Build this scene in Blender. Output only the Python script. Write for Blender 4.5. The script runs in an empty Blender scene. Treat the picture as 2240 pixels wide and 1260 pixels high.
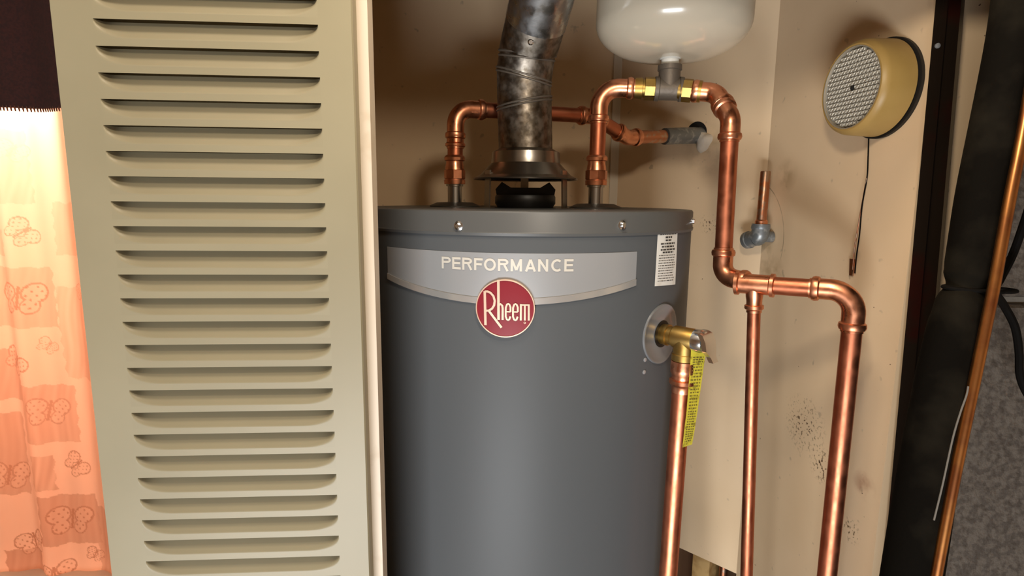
import bpy, math, random
import numpy as np
from mathutils import Vector, Matrix, Quaternion
random.seed(4)
S = bpy.context.scene
COL = S.collection

# ------------------------------------------------------------------ camera
F, PITCH, ROLL = 1250.0, math.radians(8.9), math.radians(0.54)
CAM = Vector((0, 0, 1.5))
FW = Vector((0, math.cos(PITCH), -math.sin(PITCH)))
_u, _r = Vector((0, math.sin(PITCH), math.cos(PITCH))), Vector((1, 0, 0))
RT = _r * math.cos(ROLL) + _u * math.sin(ROLL)
UP = _u * math.cos(ROLL) - _r * math.sin(ROLL)
cd = bpy.data.cameras.new('camera')
cd.sensor_width = 36.0
cd.lens = F * 36.0 / 2240.0
cd.clip_start = 0.01
cam = bpy.data.objects.new('camera', cd)
COL.objects.link(cam)
cam.matrix_world = Matrix.Translation(CAM) @ Matrix((RT, UP, -FW)).transposed().to_4x4()
S.camera = cam

# ------------------------------------------------------------------ world, lights, exposure
w = bpy.data.worlds.new('world'); S.world = w; w.use_nodes = True
w.node_tree.nodes['Background'].inputs[0].default_value = (1.0, 0.86, 0.7, 1)
w.node_tree.nodes['Background'].inputs[1].default_value = 0.02
S.view_settings.view_transform = 'Standard'
S.view_settings.look = 'None'
S.view_settings.gamma = 1.0
S.view_settings.use_curve_mapping = False
S.view_settings.exposure = 0.0

def lamp(name, kind, loc, aim, energy, color, size=0.1, size_y=None):
    l = bpy.data.lights.new(name, kind); l.energy = energy; l.color = color
    if kind == 'AREA':
        l.size = size
        if size_y: l.shape = 'RECTANGLE'; l.size_y = size_y
        else: l.shape = 'DISK'
    else:
        l.shadow_soft_size = size
    o = bpy.data.objects.new(name, l); COL.objects.link(o); o.location = loc
    o.rotation_euler = (Vector(aim) - Vector(loc)).to_track_quat('-Z', 'Y').to_euler()
    return o
# bulb hanging in front of the closet opening, above the frame
lamp('room_bulb', 'POINT', (0.10, 0.27, 1.758), (0, 1, 1.5), 5.2, (1.0, 0.87, 0.70), 0.03)
# ceiling fixture of the room
lamp('ceiling_light', 'AREA', (-0.12, 0.20, 2.37), (-0.12, 0.20, 0), 6.2, (1.0, 0.87, 0.70), 0.24)
# added fill light low behind the viewer, no fixture stands there
lamp('low_fill_light', 'AREA', (-0.30, -1.05, 0.34), (0.3, 0.8, 1.1), 46.0, (0.94, 0.97, 1.0), 1.0, 0.5)
# bathroom lamp behind the curtain
lamp('bathroom_lamp', 'POINT', (-1.20, 1.85, 1.50), (-1.0, 1.2, 1.2), 25.0, (1.0, 0.66, 0.54), 0.06)
lamp('curtain_top_fill', 'POINT', (-1.10, 1.37, 1.83), (-1.0, 1.2, 1.2), 14.0, (1.0, 0.96, 1.0), 0.04)  # added second light, whitens the top of the curtain

# ------------------------------------------------------------------ helpers
def ray(x, y): return FW + RT * ((x - 1120) / F) + UP * ((630 - y) / F)
def at(x, y, Y):
    d = ray(x, y); return CAM + d * (Y / d.y)
def onplane(x, y, P, n):
    d = ray(x, y); return CAM + d * ((P - CAM).dot(n) / d.dot(n))

def mk(name, V, Fc, mat, parent=None, smooth=True, angle=35):
    me = bpy.data.meshes.new(name)
    me.from_pydata([tuple(v) for v in V], [], Fc); me.update()
    if smooth:
        me.polygons.foreach_set('use_smooth', [True] * len(me.polygons))
        me.set_sharp_from_angle(angle=math.radians(angle))
    if mat: me.materials.append(mat)
    o = bpy.data.objects.new(name, me); COL.objects.link(o)
    if parent: put(o, parent)
    return o
def put(o, parent):
    o.parent = parent; o.matrix_parent_inverse = parent_inv(parent)
def parent_inv(p):
    m = Matrix.Translation(p.location) if p.parent is None else Matrix.Identity(4)
    return m.inverted()
def tag(o, label, cat, group=None):
    o['label'] = label; o['category'] = cat
    if group: o['group'] = group
    return o
def struct(o, label=None):
    o['kind'] = 'structure'
    if label: o['label'] = label; 
    return o
def thing(name, loc, label, cat, group=None):
    o = bpy.data.objects.new(name, None); COL.objects.link(o); o.location = loc
    o.empty_display_size = 0.02
    return tag(o, label, cat, group)

class MB:
    def __init__(s): s.V = []; s.F = []
    def add(s, V, Fc):
        b = len(s.V); s.V += [Vector(v) for v in V]; s.F += [tuple(i + b for i in f) for f in Fc]
        return s
    def box(s, a, b):
        x0, y0, z0 = a; x1, y1, z1 = b
        return s.add([(x0,y0,z0),(x1,y0,z0),(x1,y1,z0),(x0,y1,z0),(x0,y0,z1),(x1,y0,z1),(x1,y1,z1),(x0,y1,z1)],
                     [(0,3,2,1),(4,5,6,7),(0,1,5,4),(1,2,6,5),(2,3,7,6),(3,0,4,7)])
    def hexa(s, P):   # 4 bottom, 4 top
        return s.add(P, [(0,3,2,1),(4,5,6,7),(0,1,5,4),(1,2,6,5),(2,3,7,6),(3,0,4,7)])
    def lathe(s, o, d, prof, seg=32, cap=True):
        o, d = Vector(o), Vector(d).normalized()
        a = d.orthogonal().normalized(); b = d.cross(a)
        V, Fc = [], []
        for t, r in prof:
            for k in range(seg):
                th = 2 * math.pi * k / seg
                V.append(o + d * t + (a * math.cos(th) + b * math.sin(th)) * r)
        for i in range(len(prof) - 1):
            for k in range(seg):
                k2 = (k + 1) % seg
                Fc.append((i*seg+k, i*seg+k2, (i+1)*seg+k2, (i+1)*seg+k))
        if cap:
            Fc.append(tuple(range(seg))[::-1]); n = (len(prof)-1)*seg
            Fc.append(tuple(n + k for k in range(seg)))
        return s.add(V, Fc)
    def sweep(s, pts, rad, seg=20, cap=True):
        pts = [Vector(p) for p in pts]
        n = len(pts); rads = rad if isinstance(rad, (list, tuple)) else [rad] * n
        T = []
        for i in range(n):
            t = pts[min(i+1, n-1)] - pts[max(i-1, 0)]; T.append(t.normalized())
        a = T[0].orthogonal().normalized(); V, Fc = [], []
        for i in range(n):
            if i: 
                q = T[i-1].rotation_difference(T[i]); a = q @ a
            b = T[i].cross(a)
            for k in range(seg):
                th = 2*math.pi*k/seg
                V.append(pts[i] + (a*math.cos(th) + b*math.sin(th)) * rads[i])
        for i in range(n-1):
            for k in range(seg):
                k2 = (k+1) % seg
                Fc.append((i*seg+k, i*seg+k2, (i+1)*seg+k2, (i+1)*seg+k))
        if cap:
            Fc.append(tuple(range(seg))[::-1]); Fc.append(tuple((n-1)*seg + k for k in range(seg)))
        return s.add(V, Fc)
    def build(s, name, mat, parent=None, smooth=True, angle=35):
        return mk(name, s.V, s.F, mat, parent, smooth, angle)

# ------------------------------------------------------------------ materials
def mat(name, color, rough=0.5, metal=0.0, noise=None, bump=None, coat=0.0, spec=None, rough_noise=None):
    m = bpy.data.materials.new(name); m.use_nodes = True
    nt = m.node_tree; N = nt.nodes; L = nt.links
    p = N['Principled BSDF']
    p.inputs['Base Color'].default_value = (*color, 1)
    p.inputs['Roughness'].default_value = rough
    p.inputs['Metallic'].default_value = metal
    if coat: p.inputs['Coat Weight'].default_value = coat; p.inputs['Coat Roughness'].default_value = 0.12
    if spec is not None: p.inputs['Specular IOR Level'].default_value = spec
    tc = N.new('ShaderNodeTexCoord')
    def nz(scale, detail=4):
        n = N.new('ShaderNodeTexNoise'); n.inputs['Scale'].default_value = scale; n.inputs['Detail'].default_value = detail
        L.new(tc.outputs['Object'], n.inputs['Vector']); return n
    if noise:                        # (color2, scale, low, high)
        c2, sc, lo, hi = noise
        n = nz(sc); r = N.new('ShaderNodeMapRange'); r.inputs[1].default_value = lo; r.inputs[2].default_value = hi
        L.new(n.outputs['Fac'], r.inputs[0])
        mx = N.new('ShaderNodeMix'); mx.data_type = 'RGBA'
        mx.inputs['A'].default_value = (*color, 1); mx.inputs['B'].default_value = (*c2, 1)
        L.new(r.outputs[0], mx.inputs['Factor']); L.new(mx.outputs['Result'], p.inputs['Base Color'])
    if rough_noise:                  # (scale, r0, r1)
        sc, r0, r1 = rough_noise
        n = nz(sc); r = N.new('ShaderNodeMapRange'); r.inputs[1].default_value = 0.35; r.inputs[2].default_value = 0.65
        r.inputs[3].default_value = r0; r.inputs[4].default_value = r1
        L.new(n.outputs['Fac'], r.inputs[0]); L.new(r.outputs[0], p.inputs['Roughness'])
    if bump:                         # (scale, strength, distance)
        n = nz(bump[0], 6); b = N.new('ShaderNodeBump'); b.inputs['Strength'].default_value = bump[1]
        b.inputs['Distance'].default_value = bump[2]
        L.new(n.outputs['Fac'], b.inputs['Height']); L.new(b.outputs[0], p.inputs['Normal'])
    return m

M = {}
M['door'] = mat('almond_paint', (0.28, 0.242, 0.150), 0.48, noise=((0.26, 0.224, 0.137), 6, .4, .6), bump=(9, .12, .002))
M['jamb'] = mat('cream_paint', (0.60, 0.50, 0.38), 0.5, noise=((0.54, 0.44, 0.32), 30, .62, .72), bump=(60, .1, .001))
M['heater'] = mat('grey_enamel', (0.080, 0.085, 0.089), 0.46, spec=0.16, bump=(5, .05, .002))
M['lid'] = mat('grey_lid_enamel', (0.080, 0.081, 0.080), 0.40, spec=.3, bump=(12, .06, .001))
M['silver'] = mat('silver_decal', (0.36, 0.37, 0.38), 0.34, 0.4)
M['silver_edge'] = mat('bright_silver', (0.62, 0.62, 0.60), 0.25, 0.7)
M['chrome_text'] = mat('mirror_letters', (0.74, 0.71, 0.63), 0.3, 0.35)
M['red'] = mat('red_enamel', (0.21, 0.004, 0.013), 0.3, coat=0.3)
M['gold'] = mat('pale_gold', (0.85, 0.62, 0.46), 0.3, 0.6)
M['copper'] = mat('copper', (0.58, 0.20, 0.105), 0.24, 1.0, noise=((0.50, 0.165, 0.085), 45, .42, .68), rough_noise=(60, .36, .50), bump=(150, .04, .0005))
M['copper_fit'] = mat('bright_copper', (0.78, 0.34, 0.19), 0.2, 1.0, noise=((0.70, 0.28, 0.15), 60, .42, .66), rough_noise=(80, .26, .42))
M['copper_old'] = mat('dull_copper', (0.56, 0.24, 0.13), 0.38, 1.0, noise=((0.50, 0.34, 0.24), 90, .5, .6), bump=(160, .2, .0006))
M['brass'] = mat('brass', (0.40, 0.265, 0.085), 0.42, 1.0, noise=((0.38, 0.22, 0.05), 70, .45, .65), bump=(120, .15, .0006))
M['chrome'] = mat('chrome', (0.72, 0.76, 0.80), 0.2, 1.0)
M['steel'] = mat('nipple_steel', (0.42, 0.40, 0.37), 0.3, 1.0, bump=(200, .1, .0004))
M['galv'] = mat('galvanized', (0.24, 0.21, 0.175), 0.4, 1.0, noise=((0.11, 0.09, 0.068), 95, .40, .62), rough_noise=(70, .3, .6), bump=(80, .12, .0012))
M['galv_clean'] = mat('clean_galvanized', (0.52, 0.53, 0.54), 0.28, 1.0, noise=((0.32, 0.32, 0.32), 70, .4, .62), rough_noise=(70, .18, .42), bump=(90, .1, .001))
M['hood'] = mat('hood_steel', (0.34, 0.31, 0.27), 0.3, 1.0, bump=(60, .05, .001))
M['iron'] = mat('malleable_iron', (0.14, 0.115, 0.09), 0.55, 0.6, bump=(170, .4, .001))
M['grey_fit'] = mat('grey_fitting', (0.20, 0.22, 0.23), 0.42, 0.5, noise=((0.36, 0.38, 0.38), 110, .5, .65), bump=(150, .3, .0008))
M['black'] = mat('black_metal', (0.008, 0.007, 0.006), 0.45, 0.3)
M['dark_cap'] = mat('dark_cap', (0.045, 0.038, 0.03), 0.42, 0.2)
M['tank'] = mat('almond_tank_enamel', (0.58, 0.51, 0.39), 0.22, coat=0.35)
M['white_plastic'] = mat('white_plastic', (0.62, 0.60, 0.54), 0.45)
M['label'] = mat('label_paper', (0.74, 0.73, 0.68), 0.5, noise=((0.60, 0.56, 0.48), 40, .5, .7))
M['ink'] = mat('ink', (0.03, 0.03, 0.03), 0.6)
M['yellow'] = mat('yellow_tag', (0.55, 0.47, 0.04), 0.5, noise=((0.30, 0.24, 0.02), 160, .52, .66))
M['ring'] = mat('escutcheon', (0.20, 0.205, 0.21), 0.25, 0.2, coat=0.3)
M['alarm'] = mat('yellowed_plastic', (0.42, 0.27, 0.085), 0.42, noise=((0.34, 0.21, 0.055), 12, .4, .65))
M['alarm_face'] = mat('alarm_grille', (0.40, 0.37, 0.31), 0.28, 0.25)
M['alarm_base'] = mat('alarm_base', (0.012, 0.010, 0.008), 0.6)
M['post'] = mat('dark_brown_metal', (0.012, 0.007, 0.004), 0.42, 0.0, spec=.3, noise=((0.022, 0.004, 0.002), 14, .5, .62))
M['foam'] = mat('black_foam', (0.0035, 0.0028, 0.002), 0.85, spec=.03, bump=(90, .35, .002), noise=((0.011, 0.009, 0.006), 22, .45, .7))
M['line_copper'] = mat('aged_copper_line', (0.50, 0.22, 0.07), 0.33, 1.0, noise=((0.34, 0.13, 0.05), 40, .4, .6))
M['cable'] = mat('black_cable', (0.004, 0.0033, 0.0027), 0.75, spec=.05)
M['wood'] = mat('pine_stud', (0.62, 0.40, 0.16), 0.6, noise=((0.34, 0.18, 0.05), 30, .4, .65), bump=(60, .2, .002))
M['dark_wood'] = mat('dark_framing', (0.10, 0.05, 0.02), 0.7)
M['putty'] = mat('white_putty', (0.72, 0.66, 0.56), 0.8, bump=(120, .5, .002))
M['hole'] = mat('hole_dark', (0.006, 0.005, 0.004), 0.9)
M['floor'] = mat('brown_vinyl', (0.30, 0.22, 0.14), 0.5, noise=((0.22, 0.15, 0.09), 8, .4, .6))
M['ceiling'] = mat('ceiling_paint', (0.66, 0.58, 0.46), 0.8)
M['room'] = mat('room_paint', (0.50, 0.35, 0.20), 0.7, noise=((0.46, 0.32, 0.18), 4, .4, .6))
M['valance'] = mat('dark_red_cloth', (0.030, 0.005, 0.003), 0.9, noise=((0.018, 0.003, 0.002), 200, .4, .6))
M['fringe'] = mat('brown_fringe', (0.10, 0.035, 0.015), 0.9)
M['tub'] = mat('white_enamel', (0.75, 0.68, 0.60), 0.3)

# drywall with stains and blotches that have their own shape
def wall_mat(name, color, marks=()):
    m = bpy.data.materials.new(name); m.use_nodes = True
    nt = m.node_tree; N = nt.nodes; L = nt.links; p = N['Principled BSDF']
    p.inputs['Roughness'].default_value = 0.62; p.inputs['Specular IOR Level'].default_value = 0.35
    tc = N.new('ShaderNodeTexCoord').outputs['Object']
    def noise(sc, det=4):
        n = N.new('ShaderNodeTexNoise'); n.inputs['Scale'].default_value = sc; n.inputs['Detail'].default_value = det
        L.new(tc, n.inputs['Vector']); return n.outputs['Fac']
    def rng(s, a, b, c=0.0, d=1.0):
        n = N.new('ShaderNodeMapRange'); L.new(s, n.inputs[0])
        for i, v in enumerate((a, b, c, d)): n.inputs[i+1].default_value = v
        return n.outputs[0]
    def mul(a, b):
        n = N.new('ShaderNodeMath'); n.operation = 'MULTIPLY'; L.new(a, n.inputs[0])
        if isinstance(b, float): n.inputs[1].default_value = b
        else: L.new(b, n.inputs[1])
        return n.outputs[0]
    def dist(c):
        n = N.new('ShaderNodeVectorMath'); n.operation = 'DISTANCE'; L.new(tc, n.inputs[0]); n.inputs[1].default_value = c
        return n.outputs['Value']
    def mix(fac, a, b):
        n = N.new('ShaderNodeMix'); n.data_type = 'RGBA'; L.new(fac, n.inputs['Factor'])
        if isinstance(a, tuple): n.inputs['A'].default_value = (*a, 1)
        else: L.new(a, n.inputs['A'])
        n.inputs['B'].default_value = (*b, 1)
        return n.outputs['Result']
    c = mix(rng(noise(5), .35, .7), color, tuple(v * f for v, f in zip(color, (.92, .9, .86))))
    c = mix(rng(noise(55, 2), .70, .76), c, tuple(v * .7 for v in color))          # scattered scuffs
    c = mix(rng(noise(130, 2), .77, .80), c, (0.10, 0.05, 0.025))                  # specks
    for kind, pos, a, col in marks:
        d = dist(pos)
        if kind == 'specks': k = mul(rng(d, a, a * .3), rng(noise(240, 3), .56, .64))
        elif kind == 'blotch': k = mul(mul(rng(d, a, a * .2), rng(noise(38, 3), .36, .62)), .7)
        else:                                                            # pencil arc of radius a
            n = N.new('ShaderNodeMath'); n.operation = 'SUBTRACT'; L.new(d, n.inputs[0]); n.inputs[1].default_value = a
            n2 = N.new('ShaderNodeMath'); n2.operation = 'ABSOLUTE'; L.new(n.outputs[0], n2.inputs[0])
            k = mul(mul(rng(n2.outputs[0], .0011, .0004), rng(noise(20, 2), .46, .60)), .6)
        c = mix(k, c, col)
    L.new(c, p.inputs['Base Color'])
    b = N.new('ShaderNodeBump'); b.inputs['Strength'].default_value = .15; b.inputs['Distance'].default_value = .002
    L.new(noise(26, 6), b.inputs['Height']); L.new(b.outputs[0], p.inputs['Normal'])
    return m

# ------------------------------------------------------------------ closet walls
YB = 1.17
WALLC = (0.83, 0.63, 0.41)
def xr(px, py=450): d = ray(px, py); return d.x / d.y
C0 = Vector((xr(1350, 300) * YB, YB, 0))                    # inner corner back wall / angled wall
DA = Vector((0.726, -0.688, 0)).normalized()                # angled wall direction, towards the viewer
k = xr(1638, 900)
t = (k * C0.y - C0.x) / (DA.x - k * DA.y)
C1 = C0 + DA * t                                            # corner angled wall / right wall
DR = Vector((math.sin(math.radians(8)), -math.cos(math.radians(8)), 0))
NA = Vector((DA.y, -DA.x, 0)); NR = Vector((DR.y, -DR.x, 0))   # normals facing the closet
if NA.dot(Vector((0, -1, 0))) < 0: NA = -NA
if NR.dot(Vector((-1, 0, 0))) < 0: NR = -NR
k = xr(1990, 600); t = (k * C1.y - C1.x) / (DR.x - k * DR.y)
C2 = C1 + DR * (t - .004)
HI = 2.4
def onA(px, py): return onplane(px, py, C0, NA)
def onR(px, py): return onplane(px, py, C1, NR)
def slab(name, P, Q, n, z0, z1, th, m):
    b = [P, Q, Q - n * th, P - n * th]
    mb = MB().hexa([Vector((v.x, v.y, z0)) for v in b] + [Vector((v.x, v.y, z1)) for v in b])
    return mb.build(name, m, None, smooth=False)
XL = -0.335
def fixn(o):
    import bmesh
    bm = bmesh.new(); bm.from_mesh(o.data); bmesh.ops.recalc_face_normals(bm, faces=bm.faces); bm.to_mesh(o.data); bm.free(); return o
struct(fixn(slab('wall_back', Vector((XL - .05, YB, 0)), C0, Vector((0, -1, 0)), 0, HI, .02, wall_mat('wall_paint_back', WALLC))))
zcut = (onA(1485, 1197).z + onA(1612, 1256).z) / 2
struct(fixn(slab('wall_rear_right', C0, C1, NA, zcut, HI, .012, wall_mat('wall_paint_angled', WALLC,
       [('blotch', tuple(onA(1545, 330)), .05, (0.42, 0.30, 0.17)), ('specks', tuple(onA(1550, 490)), .02, (0.12, 0.06, 0.03))]))))  # brown blotch near the pipe hole, specks further down
marks = [('blotch', tuple(onR(1690, 600)), .035, (0.40, 0.26, 0.12)), ('blotch', tuple(onR(1720, 385)), .03, (0.45, 0.30, 0.15)), ('arc', tuple(onR(1640, 520)), .098, (0.10, 0.07, 0.04)),
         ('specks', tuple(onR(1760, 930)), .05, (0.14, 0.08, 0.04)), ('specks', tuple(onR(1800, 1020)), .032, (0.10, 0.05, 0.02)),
         ('blotch', tuple(onR(1890, 1062)), .022, (0.36, 0.16, 0.09)), ('blotch', tuple(onR(1662, 545)), .05, (0.30, 0.20, 0.08)),
         ('specks', tuple(onR(1860, 1160)), .02, (0.14, 0.08, 0.03)), ('blotch', tuple(onR(1870, 560)), .012, (0.22, 0.12, 0.05))]
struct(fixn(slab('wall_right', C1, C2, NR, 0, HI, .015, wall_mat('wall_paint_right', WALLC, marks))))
struct(fixn(slab('wall_left', Vector((XL, .60, 0)), Vector((XL, YB, 0)), Vector((1, 0, 0)), 0, HI, .05, wall_mat('wall_paint_left', WALLC))))
# corner bead between back wall and angled wall
b = C0 + DA * .001
mb = MB(); mb.box((C0.x - .012, YB - .004, 0), (C0.x + .004, YB - .0005, HI))
struct(mb.build('trim_1', mat('bead_paint', (0.66, 0.58, 0.46), .5), None, False))
# framing behind the cut board
P = C0 + DA * .06 - NA * .05
for i, (s, wd, dp) in enumerate((((onA(1500, 1240) - C0).dot(DA), (onA(1538, 1240) - onA(1500, 1240)).dot(DA), .035),)):
    a = C0 + DA * s - NA * .03; e = a + DA * wd
    o = slab('wood_stud', a, e, NA, 0.0, 2.39, .06, M['wood']); fixn(o)
    tag(o, 'bare pine stud showing under the cut edge of the wall board', 'stud')
a = C0 - DA * .05 - NA * .13; e = C1 + DA * .06 - NA * .13
struct(fixn(slab('wall_cavity_back', a, e, NA, 0, HI, .01, M['dark_wood'])))
pA = onA(1562, 1250) - NA * .045
o = MB().sweep([Vector((pA.x, pA.y, 0)), Vector((pA.x, pA.y, 2.39))], .0079).build('cavity_pipe', M['copper_old'])
tag(o, 'thin copper pipe half hidden behind the cut edge of the wall board', 'pipe')

# ------------------------------------------------------------------ room around (unseen, gives the light something to bounce off)
struct(MB().box((-3.0, -1.85, -.02), (1.6, 1.95, 0)).build('floor', M['floor'], None, False))
struct(MB().box((-3.0, -1.85, HI), (1.6, 1.95, HI + .02)).build('ceiling', M['ceiling'], None, False))
struct(MB().box((-3.0, -1.87, 0), (1.6, -1.85, HI)).build('wall_rear_room', M['room'], None, False))
struct(MB().box((1.5, -1.85, 0), (1.52, .5, HI)).build('wall_right_room', M['room'], None, False))
struct(MB().box((-3.0, -1.85, 0), (-2.98, 1.95, HI)).build('wall_left_room', M['room'], None, False))
struct(MB().box((-3.0, 1.93, 0), (-.40, 1.95, HI)).build('wall_bathroom', M['room'], None, False))
struct(fixn(MB().box((XL - .05, .56, 1.72), (.62, .60, HI)).build('wall_front', M['room'], None, False)))

# ------------------------------------------------------------------ louvered door
a = math.radians(3.65)
DU = Vector((math.cos(a), math.sin(a), 0)); DN = Vector((-math.sin(a), math.cos(a), 0))   # along door, into closet
DP = at(770, 630, .53); DP.z = 0
UL, URT = -0.2437, 0.0072
L0, L1 = -0.2100, -0.0215
PIT, Z0 = 0.02204, 1.6485
LH, LD, LC = 0.0160, 0.0100, 0.030
def dv(u, z, d=0.0): q = DP + DU * u + DN * d; return Vector((q.x, q.y, z))
idx = list(range(-7, 34))
mb = MB()
ZT, ZB = 2.02, 0.03
def quad(u0, u1, za, zb): mb.add([dv(u0, za), dv(u1, za), dv(u1, zb), dv(u0, zb)], [(0, 1, 2, 3)])
quad(UL, L0, ZB, ZT); quad(L1, URT, ZB, ZT)
ztop = ZT
for i in idx:
    z = Z0 - PIT * i
    quad(L0, L1, z, ztop); ztop = z - LH
quad(L0, L1, ZB, ztop)
for u, s in ((UL, 1), (URT, -1)):                       # rolled side returns
    V = [dv(u, ZB), dv(u, ZT), dv(u - s*.0012, ZT, .0018), dv(u - s*.0012, ZB, .0018), dv(u - s*.0012, ZB, .022), dv(u - s*.0012, ZT, .022)]
    mb.add(V, [(0, 1, 2, 3), (3, 2, 5, 4)])
# thin lip above each slot
for i in idx:
    z = Z0 - PIT * i
    mb.add([dv(L0, z), dv(L1, z), dv(L1, z + .0002, .0009), dv(L0, z + .0002, .0009)], [(0, 3, 2, 1)])
door = mb.build('door_1', M['door'], None, True, 20)
struct(door, 'almond painted steel closet door panel with rows of pressed louvers')
W = L1 - L0
us = [0, .0006, .0012, .002, .003, .0042, .0056, .0072, .009, .011, .0135, .0165, .020, .024, .028, .032]
us = us + [.06, W/2, W - .06] + [W - q for q in reversed(us)]
vs = [0, .08, .18, .28, .38, .48, .58, .68, .76, .82, .86, .89, .92, .95, .975, 1.0]
V, Fc = [], []
def ramp(x):
    x = max(0, min(1, x)); e = .07
    return (x * x / (2 * e) if x < e else x - e / 2) / (1 - e / 2)
def sm(x): x = max(0, min(1, x)); return x * x * (3 - 2 * x)
for v in vs:
    for u in us:
        e = min(u, W - u)
        vm = 1.0 if e > LC else math.sqrt(max(0, 1 - ((LC - e) / LC) ** 2)) ** 1.0
        dep = 0 if vm < 1e-4 else LD * ramp((vm - v) / max(vm, .05)) * sm(min(1, vm * 1.5))
        V.append(Vector((u, dep, -v * LH)))
n = len(us)
for j in range(len(vs) - 1):
    for i in range(n - 1): Fc.append((j*n+i, (j+1)*n+i, (j+1)*n+i+1, j*n+i+1))
first = None
for i in idx:
    z = Z0 - PIT * i
    if first is None:
        o = mk('louver', V, Fc, M['door'], None, True, 60); first = o
    else:
        o = first.copy(); COL.objects.link(o)
    base = dv(L0, z)
    o.matrix_world = Matrix.Translation(base) @ Matrix.Rotation(a, 4, 'Z')
    o.parent = door
V = [dv(UL + .002, ZB, .024), dv(URT - .002, ZB, .024), dv(URT - .002, ZT, .024), dv(UL + .002, ZT, .024)]
mk('light_stop_sheet', V, [(0, 1, 2, 3)], M['door'], door, False)  # added behind the louvers to keep lamp light out of the slots
# painted jamb strip beside the door
A0, B0 = at(773, 0, .548), at(803, 0, .548)
A1, B1 = at(806, 1260, .548), at(838, 1260, .548)
def ext(p, q, z): t = (z - p.z) / (q.z - p.z); return p + (q - p) * t
pt = []
for z in (0, HI):
    l = ext(A0, A1, z); r = ext(B0, B1, z)
    pt += [(l.x, .548, z), (r.x, .548, z), (r.x + .001, .563, z), (l.x, .563, z)]
struct(fixn(MB().hexa([Vector(p) for p in pt]).build('trim_2', M['jamb'], None, False)))

# ------------------------------------------------------------------ water heater
HX, HY, HZ = 0.018, 0.84, 1.487
RB, RL = 0.2328, 0.2345
heater = thing('water_heater', (HX, HY, 0), 'tall dark grey cylindrical gas water heater with silver band and red badge', 'water heater')
O = Vector((HX, HY, 0))
mb = MB(); mb.lathe(O, (0, 0, 1), [(.03, RB - .004), (.034, RB), (1.462, RB), (1.464, RB - .002)], 128)
mb.build('tank_body', M['heater'], heater)
zl = 1.4605
mb = MB(); mb.lathe(O, (0, 0, 1), [(zl, RB - .001), (zl, RL), (zl + .003, RL + .0006), (zl + .0045, RL - .0004), (1.4845, RL - .0006), (1.4865, RL - .002), (HZ, RL - .005), (HZ, .045)], 128, cap=False)
mb.build('lid', M['lid'], heater)
mb = MB()
mb.lathe(O, (0, 0, 1), [(0, RB - .012), (.03, RB - .012)], 64)
mb.build('base_skirt', M['black'], heater)
def cyl(px, py, R=RB):
    d = ray(px, py); ox, oy = CAM.x - HX, CAM.y - HY
    A = d.x**2 + d.y**2; B = 2 * (ox*d.x + oy*d.y); Cc = ox*ox + oy*oy - R*R
    D = B*B - 4*A*Cc
    t = (-B - math.sqrt(max(D, 0))) / (2*A)
    p = CAM + d * t
    return math.atan2(p.x - HX, -(p.y - HY)), p.z      # angle from front (towards viewer), height
def cp(th, z, R): return Vector((HX + R * math.sin(th), HY - R * math.cos(th), z))
# lid screws
for q in ((1003, 494), (1361, 492), (1514, 484)):
    th, z = cyl(*q, RL)
    o_ = cp(th, z, RL - .001); d_ = Vector((math.sin(th), -math.cos(th), 0))
    mb = MB(); mb.lathe(o_, d_, [(0, .0052), (.001, .0052), (.0016, .0034), (.004, .0033), (.0048, .0022)], 12)
    mb.build('screw', M['chrome'], heater)
# silver decal band with curved lower edge
tl, zt0 = cyl(848, 546); tr, zt1 = cyl(1393, 546)
tc_, ztc = cyl(1120, 551)
zt = (zt0 + zt1 + ztc) / 3
_, zbl = cyl(850, 607); _, zbr = cyl(1393, 603); tm, zbm = cyl(1110, 655)
zside = (zbl + zbr) / 2
def band(name, fn_top, fn_bot, R, m, parent, n=56):
    V, Fc = [], []
    for i in range(n + 1):
        th = tl + (tr - tl) * i / n; s = 2 * i / n - 1
        a_, b_ = fn_top(s), fn_bot(s)
        V += [cp(th, a_, R), cp(th, b_, R)]
    # thickness rim
    for i in range(n): Fc.append((2*i, 2*i+1, 2*i+3, 2*i+2))
    m0 = len(V)
    for i in range(n + 1):
        th = tl + (tr - tl) * i / n; s = 2 * i / n - 1
        V += [cp(th, fn_top(s), RB - .0005), cp(th, fn_bot(s), RB - .0005)]
    for i in range(n):
        Fc.append((2*i, 2*i+2, m0+2*i+2, m0+2*i)); Fc.append((2*i+1, m0+2*i+1, m0+2*i+3, 2*i+3))
    return mk(name, V, Fc, m, parent, True, 30)
bot = lambda s: zbm + (zside - zbm) * (abs(s) ** 1.9)
decal = band('decal_band', lambda s: zt, lambda s: bot(s), RB + .0006, M['silver'], heater)
band('decal_edge', lambda s: bot(s) + .0008, lambda s: bot(s) - .0062, RB + .0016, M['silver_edge'], heater)
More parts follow.
